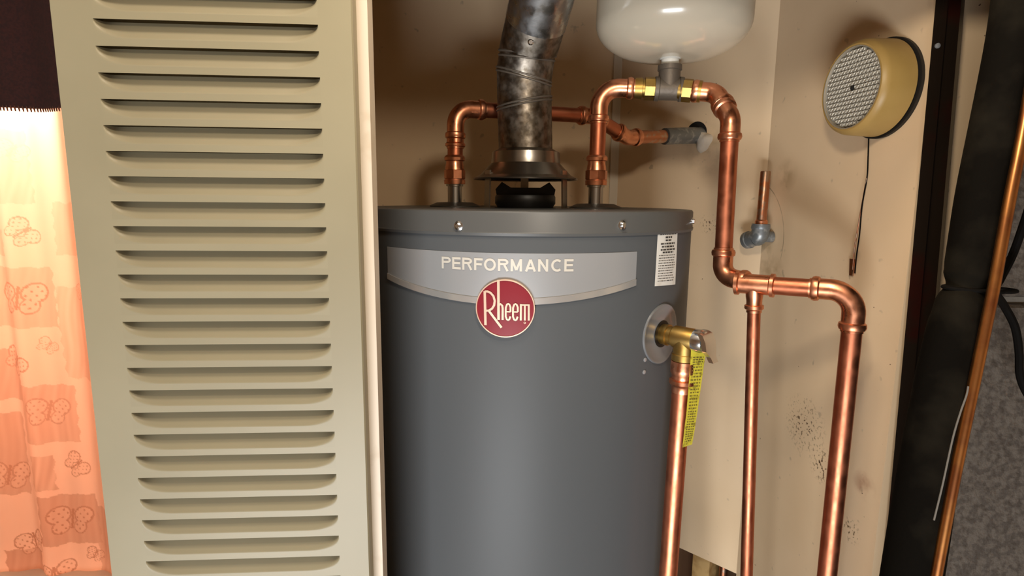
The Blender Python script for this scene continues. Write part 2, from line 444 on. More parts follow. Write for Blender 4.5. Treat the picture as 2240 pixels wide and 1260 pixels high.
# lettering
tt0, _ = cyl(967, 578); tt1, _ = cyl(1255, 578)
_, zx = cyl(1110, 593); _, zy = cyl(1110, 566)
def letters(txt, h, wd):
    """flat bold sans capitals as stroke ribbons, cap height h; returns strokes and total width"""
    r = lambda cx, cy, rx, ry, a0, a1, n=16: [(cx + rx*math.cos(math.radians(a0+(a1-a0)*i/n)), cy + ry*math.sin(math.radians(a0+(a1-a0)*i/n))) for i in range(n+1)]
    t = wd / 2; G = {}
    bowl_ = [(t, 1 - t), (.40, 1 - t)] + r(.40, .735, .24, .265 - t, 90, -90, 10) + [(t, .47 + t)]
    G['P'] = (.74, [[(t, 0), (t, 1)], bowl_]); G['R'] = (.78, [[(t, 0), (t, 1)], bowl_, [(.44, .50), (.66, 0)]])
    G['E'] = (.68, [[(t, 0), (t, 1)], [(t, 1 - t), (.64, 1 - t)], [(t, .52), (.60, .52)], [(t, t), (.65, t)]])
    G['F'] = (.64, [[(t, 0), (t, 1)], [(t, 1 - t), (.61, 1 - t)], [(t, .50), (.55, .50)]])
    G['O'] = (.86, [r(.40, .5, .40 - t + .02, .5 - t + .01, 0, 360, 28)])
    G['C'] = (.80, [r(.40, .5, .40 - t + .02, .5 - t + .01, 48, 312, 24)])
    G['M'] = (.90, [[(t, 0), (t, 1)], [(.76 - t + .02, 0), (.76 - t + .02, 1)], [(t, .97), (.39, .10)], [(.78 - t, .97), (.39, .10)]])
    G['N'] = (.82, [[(t, 0), (t, 1)], [(.70 - t, 0), (.70 - t, 1)], [(t, .95), (.70 - t, .05)]])
    G['A'] = (.78, [[(.07, 0), (.36, .97)], [(.65, 0), (.36, .97)], [(.18, .27), (.54, .27)]])
    x = 0; out = []
    for ch in txt:
        w_, st = G[ch]
        for q in st: out.append([((x + p[0]) * h, p[1] * h) for p in q])
        x += w_ + .06
    return out, (x - .06) * h
capH = zy - zx; wds = .19
st, wtot = letters('PERFORMANCE', capH, wds)
sc = (tt1 - tt0) * RB / wtot
mb = MB()
for q in st:
    pts = [Vector((p[0] * sc, p[1])) for p in q]; n = len(pts); V = []
    for i, p in enumerate(pts):
        t_ = (pts[min(i+1, n-1)] - pts[max(i-1, 0)]).normalized()
        if n > 3 and (pts[0] - pts[-1]).length < 1e-6 and i in (0, n-1): t_ = (pts[1] - pts[-2]).normalized()
        nn = Vector((-t_.y, t_.x)) * capH * wds / 2
        V += [p + nn, p - nn]
    mb.add([cp(tt0 + v.x / RB, zx + v.y, RB + .0011) for v in V], [(2*i, 2*i+1, 2*i+3, 2*i+2) for i in range(n-1)])
mb.build('decal_lettering', M['chrome_text'], decal, False)
# round badge
bt, bz = cyl(1105.5, 674)
bR = 65.5 * (HY - RB) / F * 1.005
def disc(name, R0, R1, h0, h1, m, parent, seg=56, rings=8):
    V, Fc = [], []
    for j in range(rings + 1):
        r = R0 + (R1 - R0) * j / rings; h = h0 + (h1 - h0) * j / rings
        for k_ in range(seg):
            q = 2*math.pi*k_/seg
            V.append(cp(bt + r*math.cos(q)/RB, bz + r*math.sin(q), RB + h))
    for j in range(rings):
        for k_ in range(seg):
            k2 = (k_+1) % seg; Fc.append((j*seg+k_, (j+1)*seg+k_, (j+1)*seg+k2, j*seg+k2))
    return mk(name, V, Fc, m, parent, True, 30)
badge = disc('badge', .0001, bR * .965, .0034, .0032, M['red'], heater)
V, Fc = [], []
seg = 64
for j, (r, h) in enumerate(((.955, .003), (.96, .0042), (.99, .0042), (1.0, .0034), (1.0, .0))):
    for k_ in range(seg):
        q = 2*math.pi*k_/seg; V.append(cp(bt + r*bR*math.cos(q)/RB, bz + r*bR*math.sin(q), RB + h))
for j in range(4):
    for k_ in range(seg):
        k2 = (k_+1) % seg; Fc.append((j*seg+k_, (j+1)*seg+k_, (j+1)*seg+k2, j*seg+k2))
mk('badge_rim', V, Fc, M['gold'], badge, True, 30)
def stroke(mb, pts, wd):
    pts = [Vector((p[0], p[1])) for p in pts]; n = len(pts); V = []
    for i, p in enumerate(pts):
        t_ = (pts[min(i+1, n-1)] - pts[max(i-1, 0)]).normalized(); nn = Vector((-t_.y, t_.x)) * wd / 2
        V += [p + nn, p - nn]
    V3 = [cp(bt + v.x*bR/RB, bz + v.y*bR, RB + .0042) for v in V]
    mb.add(V3, [(2*i, 2*i+1, 2*i+3, 2*i+2) for i in range(n-1)])
def arc(cx, cy, rx, ry, a0, a1, n=14): return [(cx + rx*math.cos(math.radians(a0+(a1-a0)*i/n)), cy + ry*math.sin(math.radians(a0+(a1-a0)*i/n))) for i in range(n+1)]
# badge units: centre (545,705) radius 415 in the enlarged view
def bu(x, y): return ((x - 545) / 415, (705 - y) / 415)
mb = MB()
stroke(mb, [bu(262, 465), bu(274, 950)], .085)
bowl = [bu(262, 468), bu(300, 466), bu(345, 485), bu(385, 530), bu(403, 595), bu(395, 660), bu(365, 710), bu(320, 738), bu(285, 742)]
stroke(mb, bowl, .075)
stroke(mb, [bu(320, 740), bu(500, 975)], .08)
stroke(mb, [bu(452, 300), bu(458, 865)], .085)                    # h stem
stroke(mb, [bu(458, 660), bu(485, 638), bu(508, 660), bu(514, 700), bu(514, 865)], .07)
for ex in (590, 690):
    stroke(mb, [bu(ex - 30, 745), bu(ex + 32, 745)], .045)
    stroke(mb, [bu(ex + 32, 745), bu(ex + 32, 680), bu(ex + 16, 640), bu(ex, 632), bu(ex - 16, 640), bu(ex - 32, 685), bu(ex - 33, 745), bu(ex - 32, 815), bu(ex - 16, 856), bu(ex, 864), bu(ex + 16, 856), bu(ex + 32, 810)], .06)
stroke(mb, [bu(765, 632), bu(765, 865)], .065)
stroke(mb, [bu(765, 645), bu(875, 645)], .05)
stroke(mb, [bu(818, 645), bu(820, 865)], .055)
stroke(mb, [bu(872, 635), bu(875, 865)], .06)
stroke(mb, arc(*bu(820, 898), .03, .03, 0, 360, 12), .014)
mb.build('badge_lettering', M['gold'], badge, False)
# warning sticker
def patch(name, px, m, parent, h, nx=8, nz=8):
    (x0, y0), (x1, y1), (x2, y2), (x3, y3) = px   # tl, tr, br, bl
    q = [cyl(*p) for p in px]; V, Fc = [], []
    for j in range(nz + 1):
        for i in range(nx + 1):
            s, t_ = i/nx, j/nz
            th = (q[0][0]*(1-s) + q[1][0]*s)*(1-t_) + (q[3][0]*(1-s) + q[2][0]*s)*t_
            z = (q[0][1]*(1-s) + q[1][1]*s)*(1-t_) + (q[3][1]*(1-s) + q[2][1]*s)*t_
            V.append(cp(th, z, RB + h))
    for j in range(nz):
        for i in range(nx): Fc.append((j*(nx+1)+i, (j+1)*(nx+1)+i, (j+1)*(nx+1)+i+1, j*(nx+1)+i+1))
    return mk(name, V, Fc, m, parent, True, 30), q
lab, lq = patch('warning_sticker', [(1438, 507), (1481, 504), (1476, 622), (1431, 626)], M['label'], heater, .0007)
lab['label'] = 'white printed warning sticker'
mb = MB()
def on_label(s, t_, h=.0010):
    q = lq
    th = (q[0][0]*(1-s) + q[1][0]*s)*(1-t_) + (q[3][0]*(1-s) + q[2][0]*s)*t_
    z = (q[0][1]*(1-s) + q[1][1]*s)*(1-t_) + (q[3][1]*(1-s) + q[2][1]*s)*t_
    return cp(th, z, RB + h)
rows = [(.05, .1, .92, .028), (.11, .35, .68, .028), (.165, .36, .66, .026), (.225, .15, .85, .026), (.28, .2, .8, .026), (.335, .16, .86, .026), (.385, .25, .78, .026)]
rows += [(.44 + .047*i, .1, .9 - .1*random.random(), .012) for i in range(11)]
for t_, s0, s1, hh in rows:
    s = s0
    while s < s1:
        ww = random.uniform(.05, .15) if hh > .02 else random.uniform(.03, .12)
        e = min(s + ww, s1)
        mb.add([on_label(s, t_ - hh/2), on_label(e, t_ - hh/2), on_label(e, t_ + hh/2), on_label(s, t_ + hh/2)], [(0, 1, 2, 3)])
        s = e + .025
mb.build('printed_lines', M['ink'], lab, False)
# hot and cold nipples with base caps, part of the heater
NL = at(995, 430, .852); NRt = at(1303, 430, .828)
for nm, p in (('hot', NL), ('cold', NRt)):
    c = Vector((p.x, p.y, HZ))
    mb = MB(); mb.lathe(c, (0, 0, 1), [(0, .037), (.002, .037), (.0065, .026), (.007, .013)], 40)
    cap_ = mb.build('nipple_cap', M['dark_cap'], heater)
    mb = MB(); mb.lathe(c, (0, 0, 1), [(-.004, .0165), (.006, .0165), (.006, .0105), (.030, .0105), (.030, .0125), (.036, .0125)], 28)
    mb.build('nipple', M['steel'], heater)
# draft hood
hood = Vector((HX, HY, 0))
z = lambda y: at(1150, y, HY).z
zs0, zs1 = z(394), z(330)
mb = MB(); mb.lathe(hood, (0, 0, 1), [(zs0 + .001, .070), (zs0, .0745), (zs0 + .002, .0752), (z(374), .0515), (z(370), .0495), (z(352), .0495), (z(346), .0488), (z(334), .0482), (zs1, .043), (zs1 + .002, .0395), (zs1 - .004, .036), (zs0 + .004, .068)], 64, cap=False)
dh = mb.build('draft_hood', M['hood'], heater)
for ang in (-55, 55, 180):
    th = math.radians(ang); rad = Vector((math.sin(th), -math.cos(th), 0)); tan = Vector((math.cos(th), math.sin(th), 0))
    bp, tp = hood + rad * .0655, hood + rad * .0640
    P8 = []
    for zz, c in ((HZ, bp), (zs0 + .012, tp)):
        for s1, s2 in ((-1, -1), (1, -1), (1, 1), (-1, 1)):
            v = c + tan * .006 * s1 - rad * .0012 * s2; P8.append(Vector((v.x, v.y, zz)))
    fixn(MB().hexa(P8).build('hood_leg', M['hood'], heater, False))
    f0 = [bp + tan * .006, bp - tan * .006, bp - tan * .006 + rad * .012, bp + tan * .006 + rad * .012]
    fixn(MB().hexa([Vector((v.x, v.y, HZ)) for v in f0] + [Vector((v.x, v.y, HZ + .0012)) for v in f0]).build('leg_foot', M['hood'], heater, False))
mb = MB(); mb.lathe(hood, (0, 0, 1), [(HZ - .02, .041), (HZ + .002, .041), (HZ + .006, .0438), (HZ + .015, .0438), (HZ + .018, .0425), (HZ + .018, .038), (HZ - .02, .038)], 48, cap=False)
mb.build('flue_collar', M['black'], heater)
# baffle plate with raised ends standing in the collar
V = []
prof = [(-.041, .016), (-.043, .026), (-.036, .034), (-.034, .0365), (-.021, .0285), (.021, .0285), (.034, .0365), (.036, .034), (.043, .026), (.041, .016)]
for yy in (-.004, .004):
    for x_, z_ in prof: V.append(Vector((HX + x_, HY + yy - .006, HZ + z_)))
n = len(prof)
Fc = [tuple(range(n)), tuple(range(2*n - 1, n - 1, -1))] + [(i, i + n, (i+1) % n + n, (i+1) % n) for i in range(n)]
fixn(mk('flue_baffle', V, Fc, M['black'], heater, False))

# ------------------------------------------------------------------ flue pipe
flue = thing('flue_pipe', (HX, HY, zs1), 'dirty galvanized vent pipe rising from the draft hood', 'vent pipe')
RF = .0384
def ring(c, nrm, r, seg=48):
    nrm = Vector(nrm).normalized()
    ax = Vector((1, 0, 0)); ax = (ax - nrm * ax.dot(nrm)).normalized(); ay = nrm.cross(ax)
    return [c + (ax*math.cos(2*math.pi*k_/seg) + ay*math.sin(2*math.pi*k_/seg)) * r for k_ in range(seg)]
def oblique(c, axis, tiltn, r, seg=48):
    # ring of a cylinder with given axis cut by the plane through c with normal tiltn
    axis = Vector(axis).normalized(); tiltn = Vector(tiltn).normalized()
    out = []
    for v in ring(Vector((0, 0, 0)), axis, r, seg):
        s = -v.dot(tiltn) / axis.dot(tiltn); out.append(c + v + axis * s)
    return out
c0 = Vector((HX, HY, zs1 - .006)); up = Vector((0, 0, 1))
c1 = at(1147, 227, HY); c2 = at(1146, 167, HY - .002); c3 = at(1154, 116, HY - .012); c4 = at(1174, 40, HY - .040); c5 = at(1200, -60, HY - .080)
n1 = Vector((-.20, -.06, 1)); n2 = Vector((.27, -.16, 1)); n3 = Vector((.10, -.22, 1))
a2 = (c3 - c2).normalized(); a3 = (c4 - c3).normalized(); a4 = (c5 - c4).normalized()
def seg_obj(name, rings, m, seg=48):
    V = [v for r_ in rings for v in r_]; Fc = []
    for j in range(len(rings)-1):
        for k_ in range(seg):
            k2 = (k_+1) % seg; Fc.append((j*seg+k_, j*seg+k2, (j+1)*seg+k2, (j+1)*seg+k_))
    return mk(name, V, Fc, m, flue, True, 40)
seg_obj('pipe_section', [ring(c0, up, RF), oblique(c1, up, n1, RF)], M['galv'])
seg_obj('elbow_section', [oblique(c1, up, n1, RF - .0003), oblique(c2, up, n2, RF - .0003)], M['galv'])
seg_obj('elbow_section', [oblique(c2, up, n2, RF), oblique(c3, a2, n3, RF)], M['galv'])
seg_obj('elbow_section', [oblique(c3, a2, n3, RF + .0014), ring(c3 + a3 * .012, a3, RF + .0016), ring(c4, a3, RF + .0016)], M['galv'])
seg_obj('upper_pipe', [ring(c4 - a4 * .004, a4, RF + .0026), ring(c5, a4, RF + .0026), ring(c5 + a4 * .35, a4, RF + .0026)], M['galv_clean'])
def bead(name, c, axis, tn, r, rr, off=0):
    base = oblique(c + Vector(axis) * off, axis, tn, r)
    base.append(base[0]); mb = MB(); mb.sweep(base, rr, 8, False); mb.build(name, M['iron'], flue)
for off in (-.0022, .0022):
    bead('seam_bead', c1, up, n1, RF, .0015, off); bead('seam_bead', c2, up, n2, RF, .0015, off)
bead('seam_bead', c3, a2, n3, RF + .0006, .0018, 0); bead('seam_bead', c3, a2, n3, RF, .0016, -.006)
th = math.radians(-4); 
sc_ = at(1161, 92, HY - .025 - RF)
MB().lathe(sc_, (0, -1, -.2), [(-.003, .004), (.0005, .004), (.002, .0025)], 12).build('screw', M['chrome'], flue)

# ------------------------------------------------------------------ copper lines
RP = .0111
def seglen(a, b): return (b - a).length
def fillet(a, c, b, rad, n=12):
    d1 = (a - c).normalized(); d2 = (b - c).normalized()
    ang = d1.angle(d2); half = ang / 2
    tl_ = rad / math.tan(half)
    p1, p2 = c + d1 * tl_, c + d2 * tl_
    bis = (d1 + d2).normalized(); ctr = c + bis * (rad / math.sin(half))
    v1, v2 = p1 - ctr, p2 - ctr
    q = v1.rotation_difference(v2); out = []
    for i in range(n + 1): out.append(ctr + Quaternion().slerp(q, i / n) @ v1)
    return p1, p2, out
def press_end(mb, p, d, r):
    """bulged socket end of a fitting; p = inner start, d = direction towards the pipe"""
    mb.lathe(p, d, [(-.001, r + .0014), (.010, r + .0014), (.0115, r + .0034), (.0155, r + .0040), (.0185, r + .0030), (.0195, r + .0012), (.0215, r + .0012), (.0215, r)], 28, cap=False)
def elbow_part(line, a, c, b, r, bend=.022, name='elbow'):
    p1, p2, arcp = fillet(a, c, b, bend)
    mb = MB(); mb.sweep(arcp, r + .0014, 28, False)
    press_end(mb, p1, (a - c).normalized(), r); press_end(mb, p2, (b - c).normalized(), r)
    mb.build(name, M['copper_fit'], line, True, 40)
    return p1, p2
def pipe_part(line, a, b, r, m='copper', name='pipe'):
    d = (b - a).normalized(); n_ = 6
    MB().sweep([a + (b - a) * i / n_ for i in range(n_ + 1)], r, 28).build(name, M[m], line)
def coupling(line, p, d, r, ln=.026, name='coupling'):
    mb = MB(); d = Vector(d).normalized()
    mb.lathe(p - d * ln/2, d, [(0, r), (0, r+.0014), (.002, r+.0014), (.003, r+.0034), (.0065, r+.0036), (.0085, r+.0016), (ln-.0085, r+.0016), (ln-.0065, r+.0036), (ln-.003, r+.0034), (ln-.002, r+.0014), (ln, r+.0014), (ln, r)], 28, cap=False)
    mb.build(name, M['copper_fit'], line, True, 40)
def adapter(line, p, up_, r, name='threaded_adapter'):
    """copper female adapter: hex foot then bulged socket"""
    d = Vector(up_).normalized(); mb = MB()
    mb.lathe(p, d, [(0, r + .001), (0, r + .0042), (.006, r + .0046), (.0065, r + .0034), (.0075, r + .0034)], 28, cap=False)
    mb.lathe(p + d * .0075, d, [(0, r + .0036), (0.0005, r + .0044), (.0125, r + .0044), (.013, r + .0030)], 8, cap=False)
    mb.lathe(p + d * .0205, d, [(0, r + .003), (.006, r + .0022), (.009, r + .0014), (.0125, r + .0014), (.0135, r + .0036), (.0175, r + .0040), (.0195, r + .0028), (.021, r + .001), (.021, r)], 28, cap=False)
    mb.build(name, M['copper_fit'], line, True, 30)

# hot line
hb = Vector((NL.x, NL.y, HZ + .033))
hc = at(1001, 238, .856); hc = Vector((NL.x + .002, .853, hc.z))
h2 = at(1296, 254, .935)
h3 = at(1372, 301, .975)
k_in = onA(1528, 296)
hot = thing('hot_water_line', hb, 'copper line from the left nipple, passing behind the vent pipe into the wall', 'copper pipe')
adapter(hot, hb, (0, 0, 1), RP)
hd = (hc - hb).normalized()
p1, p2 = elbow_part(hot, hb, hc, h2, RP, .024)
pipe_part(hot, hb + hd * .03, p1, RP)
coupling(hot, hb + hd * .062, hd, RP, .022)
q1, q2 = elbow_part(hot, hc, h2, h3, RP, .020)
pipe_part(hot, p2, q1, RP)
r1, r2 = elbow_part(hot, h2, h3, k_in, RP, .020)
pipe_part(hot, q2, r1, RP)
dk = (k_in - h3).normalized()
pe = h3 + dk * .095
pipe_part(hot, r2, pe, RP, 'copper_old')
mb = MB(); mb.lathe(pe - dk * .015, dk, [(0, RP), (.002, RP + .003), ((k_in - pe).length + .012, RP + .0032), ((k_in - pe).length + .03, RP + .0032)], 24)
mb.build('steel_sleeve', M['grey_fit'], hot)
# putty around the wall hole
pp = onA(1540, 309)
V, Fc = [], []
bm_pts = []
ta = DA; tz = Vector((0, 0, 1)); n_ = 20
V.append(pp + NA * .017)
for j, (rr, hh) in enumerate(((.35, .016), (.75, .012), (1.0, -.001))):
    for i in range(n_):
        q = 2*math.pi*i/n_
        jit = 1 + .16 * math.sin(3*q + 1) + .08 * math.sin(5*q)
        V.append(pp + ta * math.cos(q) * .014 * rr * jit + tz * math.sin(q) * .019 * rr * jit + NA * hh)
for i in range(n_): Fc.append((0, 1 + i, 1 + (i+1) % n_))
for j in range(2):
    for i in range(n_):
        i2 = (i+1) % n_; b_ = 1 + j*n_; Fc.append((b_+i, b_+n_+i, b_+n_+i2, b_+i2))
o = fixn(mk('putty_patch', V, Fc, M['putty'], None, True, 80)); tag(o, 'lump of white putty beside the pipe hole in the wall', 'putty')
ph = onA(1524, 290)
o = MB().lathe(ph, NA, [(-.004, .019), (.0008, .019), (.001, .015), (.0006, .001)], 28).build('pipe_hole', M['hole'])
tag(o, 'dark ragged pipe hole in the wall behind the grey sleeve', 'hole')

# cold line
cb = Vector((NRt.x, NRt.y, HZ + .033))
cc = at(1306, 192, .828); cc = Vector((NRt.x + .001, .828, cc.z))
tee = at(1463, 195, .815)
e1 = at(1566, 203, .795)
e2 = at(1600, 262, .765)
dn = at(1583, 603, .750)
dn = Vector((at(1584, 540, .75).x, .750, dn.z))
e2 = Vector((at(1598, 285, .752).x, .754, e2.z))
tl2 = at(1651, 622, .715)
el = at(1872, 637, .652)
bo = at(1813, 1262, .652); bo = Vector((bo.x, .652, 0.0))
cold = thing('cold_water_line', cb, 'long copper supply line stepping from the right nipple under the white tank down the wall', 'copper pipe')
adapter(cold, cb, (0, 0, 1), RP)
p1, p2 = elbow_part(cold, cb, cc, tee, RP, .026)
cdv = (cc - cb).normalized()
pipe_part(cold, cb + cdv * .03, p1, RP)
dt = (tee - cc).normalized(); dt2 = (e1 - tee).normalized()
# brass adapters each side of the iron tee
def hexnut(line, p, d, r, ln, m='brass', name='brass_adapter'):
    mb = MB(); d = Vector(d).normalized()
    mb.lathe(p, d, [(0, r*.8), (0, r*1.02), (ln*.3, r*1.06), (ln*.32, r*.9), (ln*.4, r*.9)], 24, cap=False)
    mb.lathe(p + d*ln*.4, d, [(0, r*.9), (.0004, r*1.12), (ln*.4, r*1.12), (ln*.41, r*.9)], 8, cap=False)
    mb.lathe(p + d*ln*.8, d, [(0, r*.95), (ln*.2, r*.92), (ln*.2, r*.5)], 24, cap=False)
    mb.build(name, M[m], line, True, 30)
pipe_part(cold, p2, tee - dt * .030, RP)
hexnut(cold, tee - dt * .046, dt, .0138, .033)
hexnut(cold, tee + dt2 * .043, -dt2, .0138, .030)
mb = MB()
mb.lathe(tee - dt * .019, dt, [(0, .010), (0, .0160), (.005, .0164), (.006, .0148), (.032, .0148), (.033, .0164), (.038, .0160), (.038, .010)], 28, cap=False)
mb.lathe(tee, (0, 0, 1), [(0, .0145), (.024, .0145), (.0245, .0162), (.031, .0160), (.031, .010)], 28, cap=False)
mb.build('iron_tee', M['iron'], cold, True, 35)
q1, q2 = elbow_part(cold, tee, e1, e2, RP, .018)
pipe_part(cold, tee + dt2 * .035, q1, RP)
r1, r2 = elbow_part(cold, e1, e2, dn, RP, .018)
if (r1 - q2).dot(e2 - e1) > 0: pipe_part(cold, q2, r1, RP)
s1, s2 = elbow_part(cold, e2, dn, tl2, RP, .018)
pipe_part(cold, r2, s1, RP)
u1, u2 = elbow_part(cold, tl2, el, bo, RP, .026)
pipe_part(cold, s2, tl2, RP)
pipe_part(cold, tl2, u1, RP)
pipe_part(cold, u2, bo, RP)
dh_ = (el - tl2).normalized()
mb = MB()
mb.lathe(tl2 - dh_ * .024, dh_, [(0, RP), (0, RP+.0012), (.001, RP+.0038), (.005, RP+.0038), (.0065, RP+.0016), (.0415, RP+.0016), (.043, RP+.0038), (.047, RP+.0038), (.048, RP+.0012), (.048, RP)], 28, cap=False)
RS = .0080
mbot = at(1633, 1262, .715); dz = (mbot - tl2).normalized()
mb.lathe(tl2, dz, [(.006, RS+.0028), (.016, RS+.0022), (.021, RS+.0014), (.026, RS+.0014), (.027, RS+.0036), (.031, RS+.0036), (.033, RS+.0012), (.036, RS+.0012), (.036, RS)], 28, cap=False)
mb.build('tee', M['copper_fit'], cold, True, 40)
t_ = -(tl2.z) / dz.z
pipe_part(cold, tl2 + dz * .02, tl2 + dz * t_, RS, name='branch_pipe')

# ------------------------------------------------------------------ expansion tank
ta_ = Vector((tee.x, tee.y, 0)); zb = at(1465, 127, .81).z
axis = Vector((.012, .0, 1)).normalized()
nz = thing('expansion_tank', (tee.x, tee.y, tee.z + .031), 'off-white expansion tank with a domed bottom above the copper line', 'tank')
RT_ = .102
prof = [(0, .006), (.001, .018)]
for i in range(1, 15):
    q = math.radians(90 * i / 14); prof.append((.046 * (1 - math.cos(q)), RT_ * (.18 + .82 * math.sin(q) ** .92)))
prof += [(.07, RT_), (.17, RT_), (.172, RT_ + .0012), (.178, RT_ + .0012), (.18, RT_), (.27, RT_)]
for i in range(1, 13):
    q = math.radians(90 * i / 12); prof.append((.27 + .045 * math.sin(q), RT_ * max(.02, math.cos(q)) ** .9))
tb = Vector((tee.x, tee.y, zb))
MB().lathe(tb, axis, prof, 72).build('tank_shell', M['tank'], nz, True, 50)
zn = tee.z + .027
mb = MB(); mb.lathe(Vector((tee.x, tee.y, zn)), (0, 0, 1), [(0, .010), (.004, .0118), (.012, .0118), (.0125, .0138), (.017, .0138), (zb - zn + .003, .0118)], 28)
mb.build('tank_nozzle', M['white_plastic'], nz, True, 30)

# ------------------------------------------------------------------ relief valve and discharge pipe
vt, vz = cyl(1447, 730)
vo = cp(vt, vz, RB); vd = Vector((math.sin(vt), -math.cos(vt), 0))
# clear round escutcheon on the shell
V, Fc = [], []; seg = 48
for j, (r, h) in enumerate(((.015, .001), (.033, .001), (.0345, .0022), (.0362, .0022), (.0368, .0))):
    for k_ in range(seg):
        q = 2*math.pi*k_/seg; V.append(cp(vt + r*math.cos(q)/RB, vz + r*math.sin(q), RB + h))
for j in range(4):
    for k_ in range(seg):
        k2 = (k_+1) % seg; Fc.append((j*seg+k_, (j+1)*seg+k_, (j+1)*seg+k2, j*seg+k2))
mk('valve_escutcheon', V, Fc, M['ring'], heater, True, 40)
mb = MB(); mb.lathe(vo, vd, [(-.002, .0165), (.0015, .0165), (.0018, .013)], 32, cap=True); mb.build('valve_port', M['black'], heater)
for q in ((1411, 787), (1409, 814)):
    th, zz = cyl(*q)
    MB().lathe(cp(th, zz, RB), Vector((math.sin(th), -math.cos(th), 0)), [(-.001, .0028), (.0006, .0026), (.0012, .0012)], 12).build('sheet_screw', M['silver'], heater)
valve = thing('relief_valve', vo, 'brass temperature and pressure relief valve on the heater side', 'valve')
mb = MB()
mb.lathe(vo, vd, [(0, .012), (.006, .0125), (.007, .0128), (.010, .0128), (.011, .0112), (.016, .0112), (.018, .0132), (.046, .0132), (.048, .0118), (.054, .0118), (.054, .004)], 32)
oc = vo + vd * .031
mb.lathe(oc, (0, 0, -1), [(.0, .0130), (.018, .0130), (.019, .0142), (.026, .0142), (.027, .0128), (.029, .0128), (.029, .008)], 32)
mb.build('valve_body', M['brass'], valve, True, 35)
# chrome lever wrapped over the valve end
side = Vector((vd.y, -vd.x, 0)); side = -side if side.x > 0 else side
le = vo + vd * .050
mb = MB()
path = [le + Vector((0, 0, .012)), le + vd * .006 + Vector((0, 0, .010)), le + vd * .010 + Vector((0, 0, .002)), le + vd * .012 + Vector((0, 0, -.008)), le + vd * .0145 + Vector((0, 0, -.015)), le + vd * .018 + Vector((0, 0, -.021))]
V, Fc = [], []
for i, p in enumerate(path):
    wd = .0120 if i < 4 else .006
    for s in (-1, 1):
        for hh in (-.003, .0025): V.append(p + side * wd * s + vd * hh)
for i in range(len(path) - 1):
    b_ = i * 4; c_ = b_ + 4
    Fc += [(b_, b_+2, c_+2, c_), (b_+1, c_+1, c_+3, b_+3), (b_, c_, c_+1, b_+1), (b_+2, b_+3, c_+3, c_+2)]
Fc += [(0, 1, 3, 2), (len(V)-4, len(V)-2, len(V)-1, len(V)-3)]
lv = fixn(mk('lever', V, Fc, M['chrome'], valve, True, 30)); lv['label'] = 'chrome test lever'
MB().lathe(le - vd * .002, vd, [(-.004, .0134), (.004, .0136), (.008, .0120), (.011, .004)], 24).build('lever_cap', M['chrome'], valve)
# yellow hanging tag
tg = []
yt = le.y - .004
pl = [(1512, 762, 1546, 762), (1510, 800, 1540, 798), (1506, 850, 1533, 848), (1502, 900, 1526, 898), (1497, 940, 1520, 938), (1493, 979, 1514, 972)]
V, Fc = [], []
for i, (xa, ya, xb, yb_) in enumerate(pl):
    yy = yt + .004 * math.sin(i * 1.3)
    for q, dy in (((xa, ya), 0), ((xb, yb_), .008)):
        p = at(*q, yy + dy); V += [p, p + Vector((0, .0006, 0))]
for i in range(len(pl) - 1):
    b_ = i * 4; c_ = b_ + 4
    Fc += [(b_, c_, c_+2, b_+2), (b_+1, b_+3, c_+3, c_+1), (b_, b_+1, c_+1, c_), (b_+2, c_+2, c_+3, b_+3)]
tgo = fixn(mk('warning_tag', V, Fc, M['yellow'], None, True, 30))
tag(tgo, 'narrow yellow printed tag hanging from the brass relief valve', 'tag')
# print rows on tag
mb = MB()
for r_ in range(34):
    t0 = (r_ + .8) / 36; f = t0 * 5; i = min(int(f), 4); fr = f - i
    def tp_(s, dz_):
        a_ = V[i*4].lerp(V[i*4+4], fr); b_ = V[i*4+2].lerp(V[i*4+6], fr)
        return a_.lerp(b_, s) + Vector((0, -.0004, dz_))
    s = .15
    while s < .85:
        e = min(.88, s + random.uniform(.06, .2))
        if r_ > 2: mb.add([tp_(s, .0006), tp_(e, .0006), tp_(e, -.0006), tp_(s, -.0006)], [(0, 1, 2, 3)])
        s = e + .06
mb.build('printed_lines', mat('tag_ink', (0.14, 0.11, 0.02), .6), tgo, False)
# discharge pipe
dp0 = oc + Vector((0, 0, -.027))
dis = thing('discharge_pipe', dp0, 'copper discharge pipe dropping from the brass relief valve along the heater', 'copper pipe')
adapter_p = dp0
mb = MB(); mb.lathe(dp0, (0, 0, -1), [(0, .009), (0, .0142), (.010, .0146), (.014, .0146), (.017, .0128), (.022, .0126), (.023, .0152), (.027, .0156), (.029, .0140), (.031, .0126), (.038, .0126), (.038, RP)], 28, cap=False)
mb.build('threaded_adapter', M['copper_fit'], dis, True, 35)
b2 = at(1461, 1262, dp0.y); d2 = (b2 - dp0).normalized()
pipe_part(dis, dp0 + d2 * .02, dp0 + d2 * ((dp0.z - .06) / -d2.z), RP)

# ------------------------------------------------------------------ stub pipe on the right wall
sp = onR(1688, 520) + NR * .022
stub = thing('stub_pipe', sp, 'short open copper stub in a grey elbow on the stained wall', 'pipe')
s_top = onR(1701, 375) + NR * .022; s_bot = onR(1692, 494) + NR * .022
s_top = Vector((s_bot.x + .001, s_bot.y, s_top.z))
mb = MB(); dd = (s_top - s_bot).normalized(); ln = (s_top - s_bot).length
mb.lathe(s_bot, dd, [(0, .0079), (ln - .001, .0079), (ln, .0074), (ln, .0064), (ln - .02, .0062)], 24, cap=False)
mb.build('copper_stub', M['copper_old'], stub)
mb = MB(); mb.lathe(s_bot, dd, [(-.004, .0098), (.008, .0098), (.010, .0082)], 24); mb.build('collar', M['copper_fit'], stub)
ec = s_bot - dd * .018
out = (onR(1652, 532) + NR * .034 - ec).normalized()
p1, p2, ap = fillet(s_bot, ec, ec + out * .05, .008)
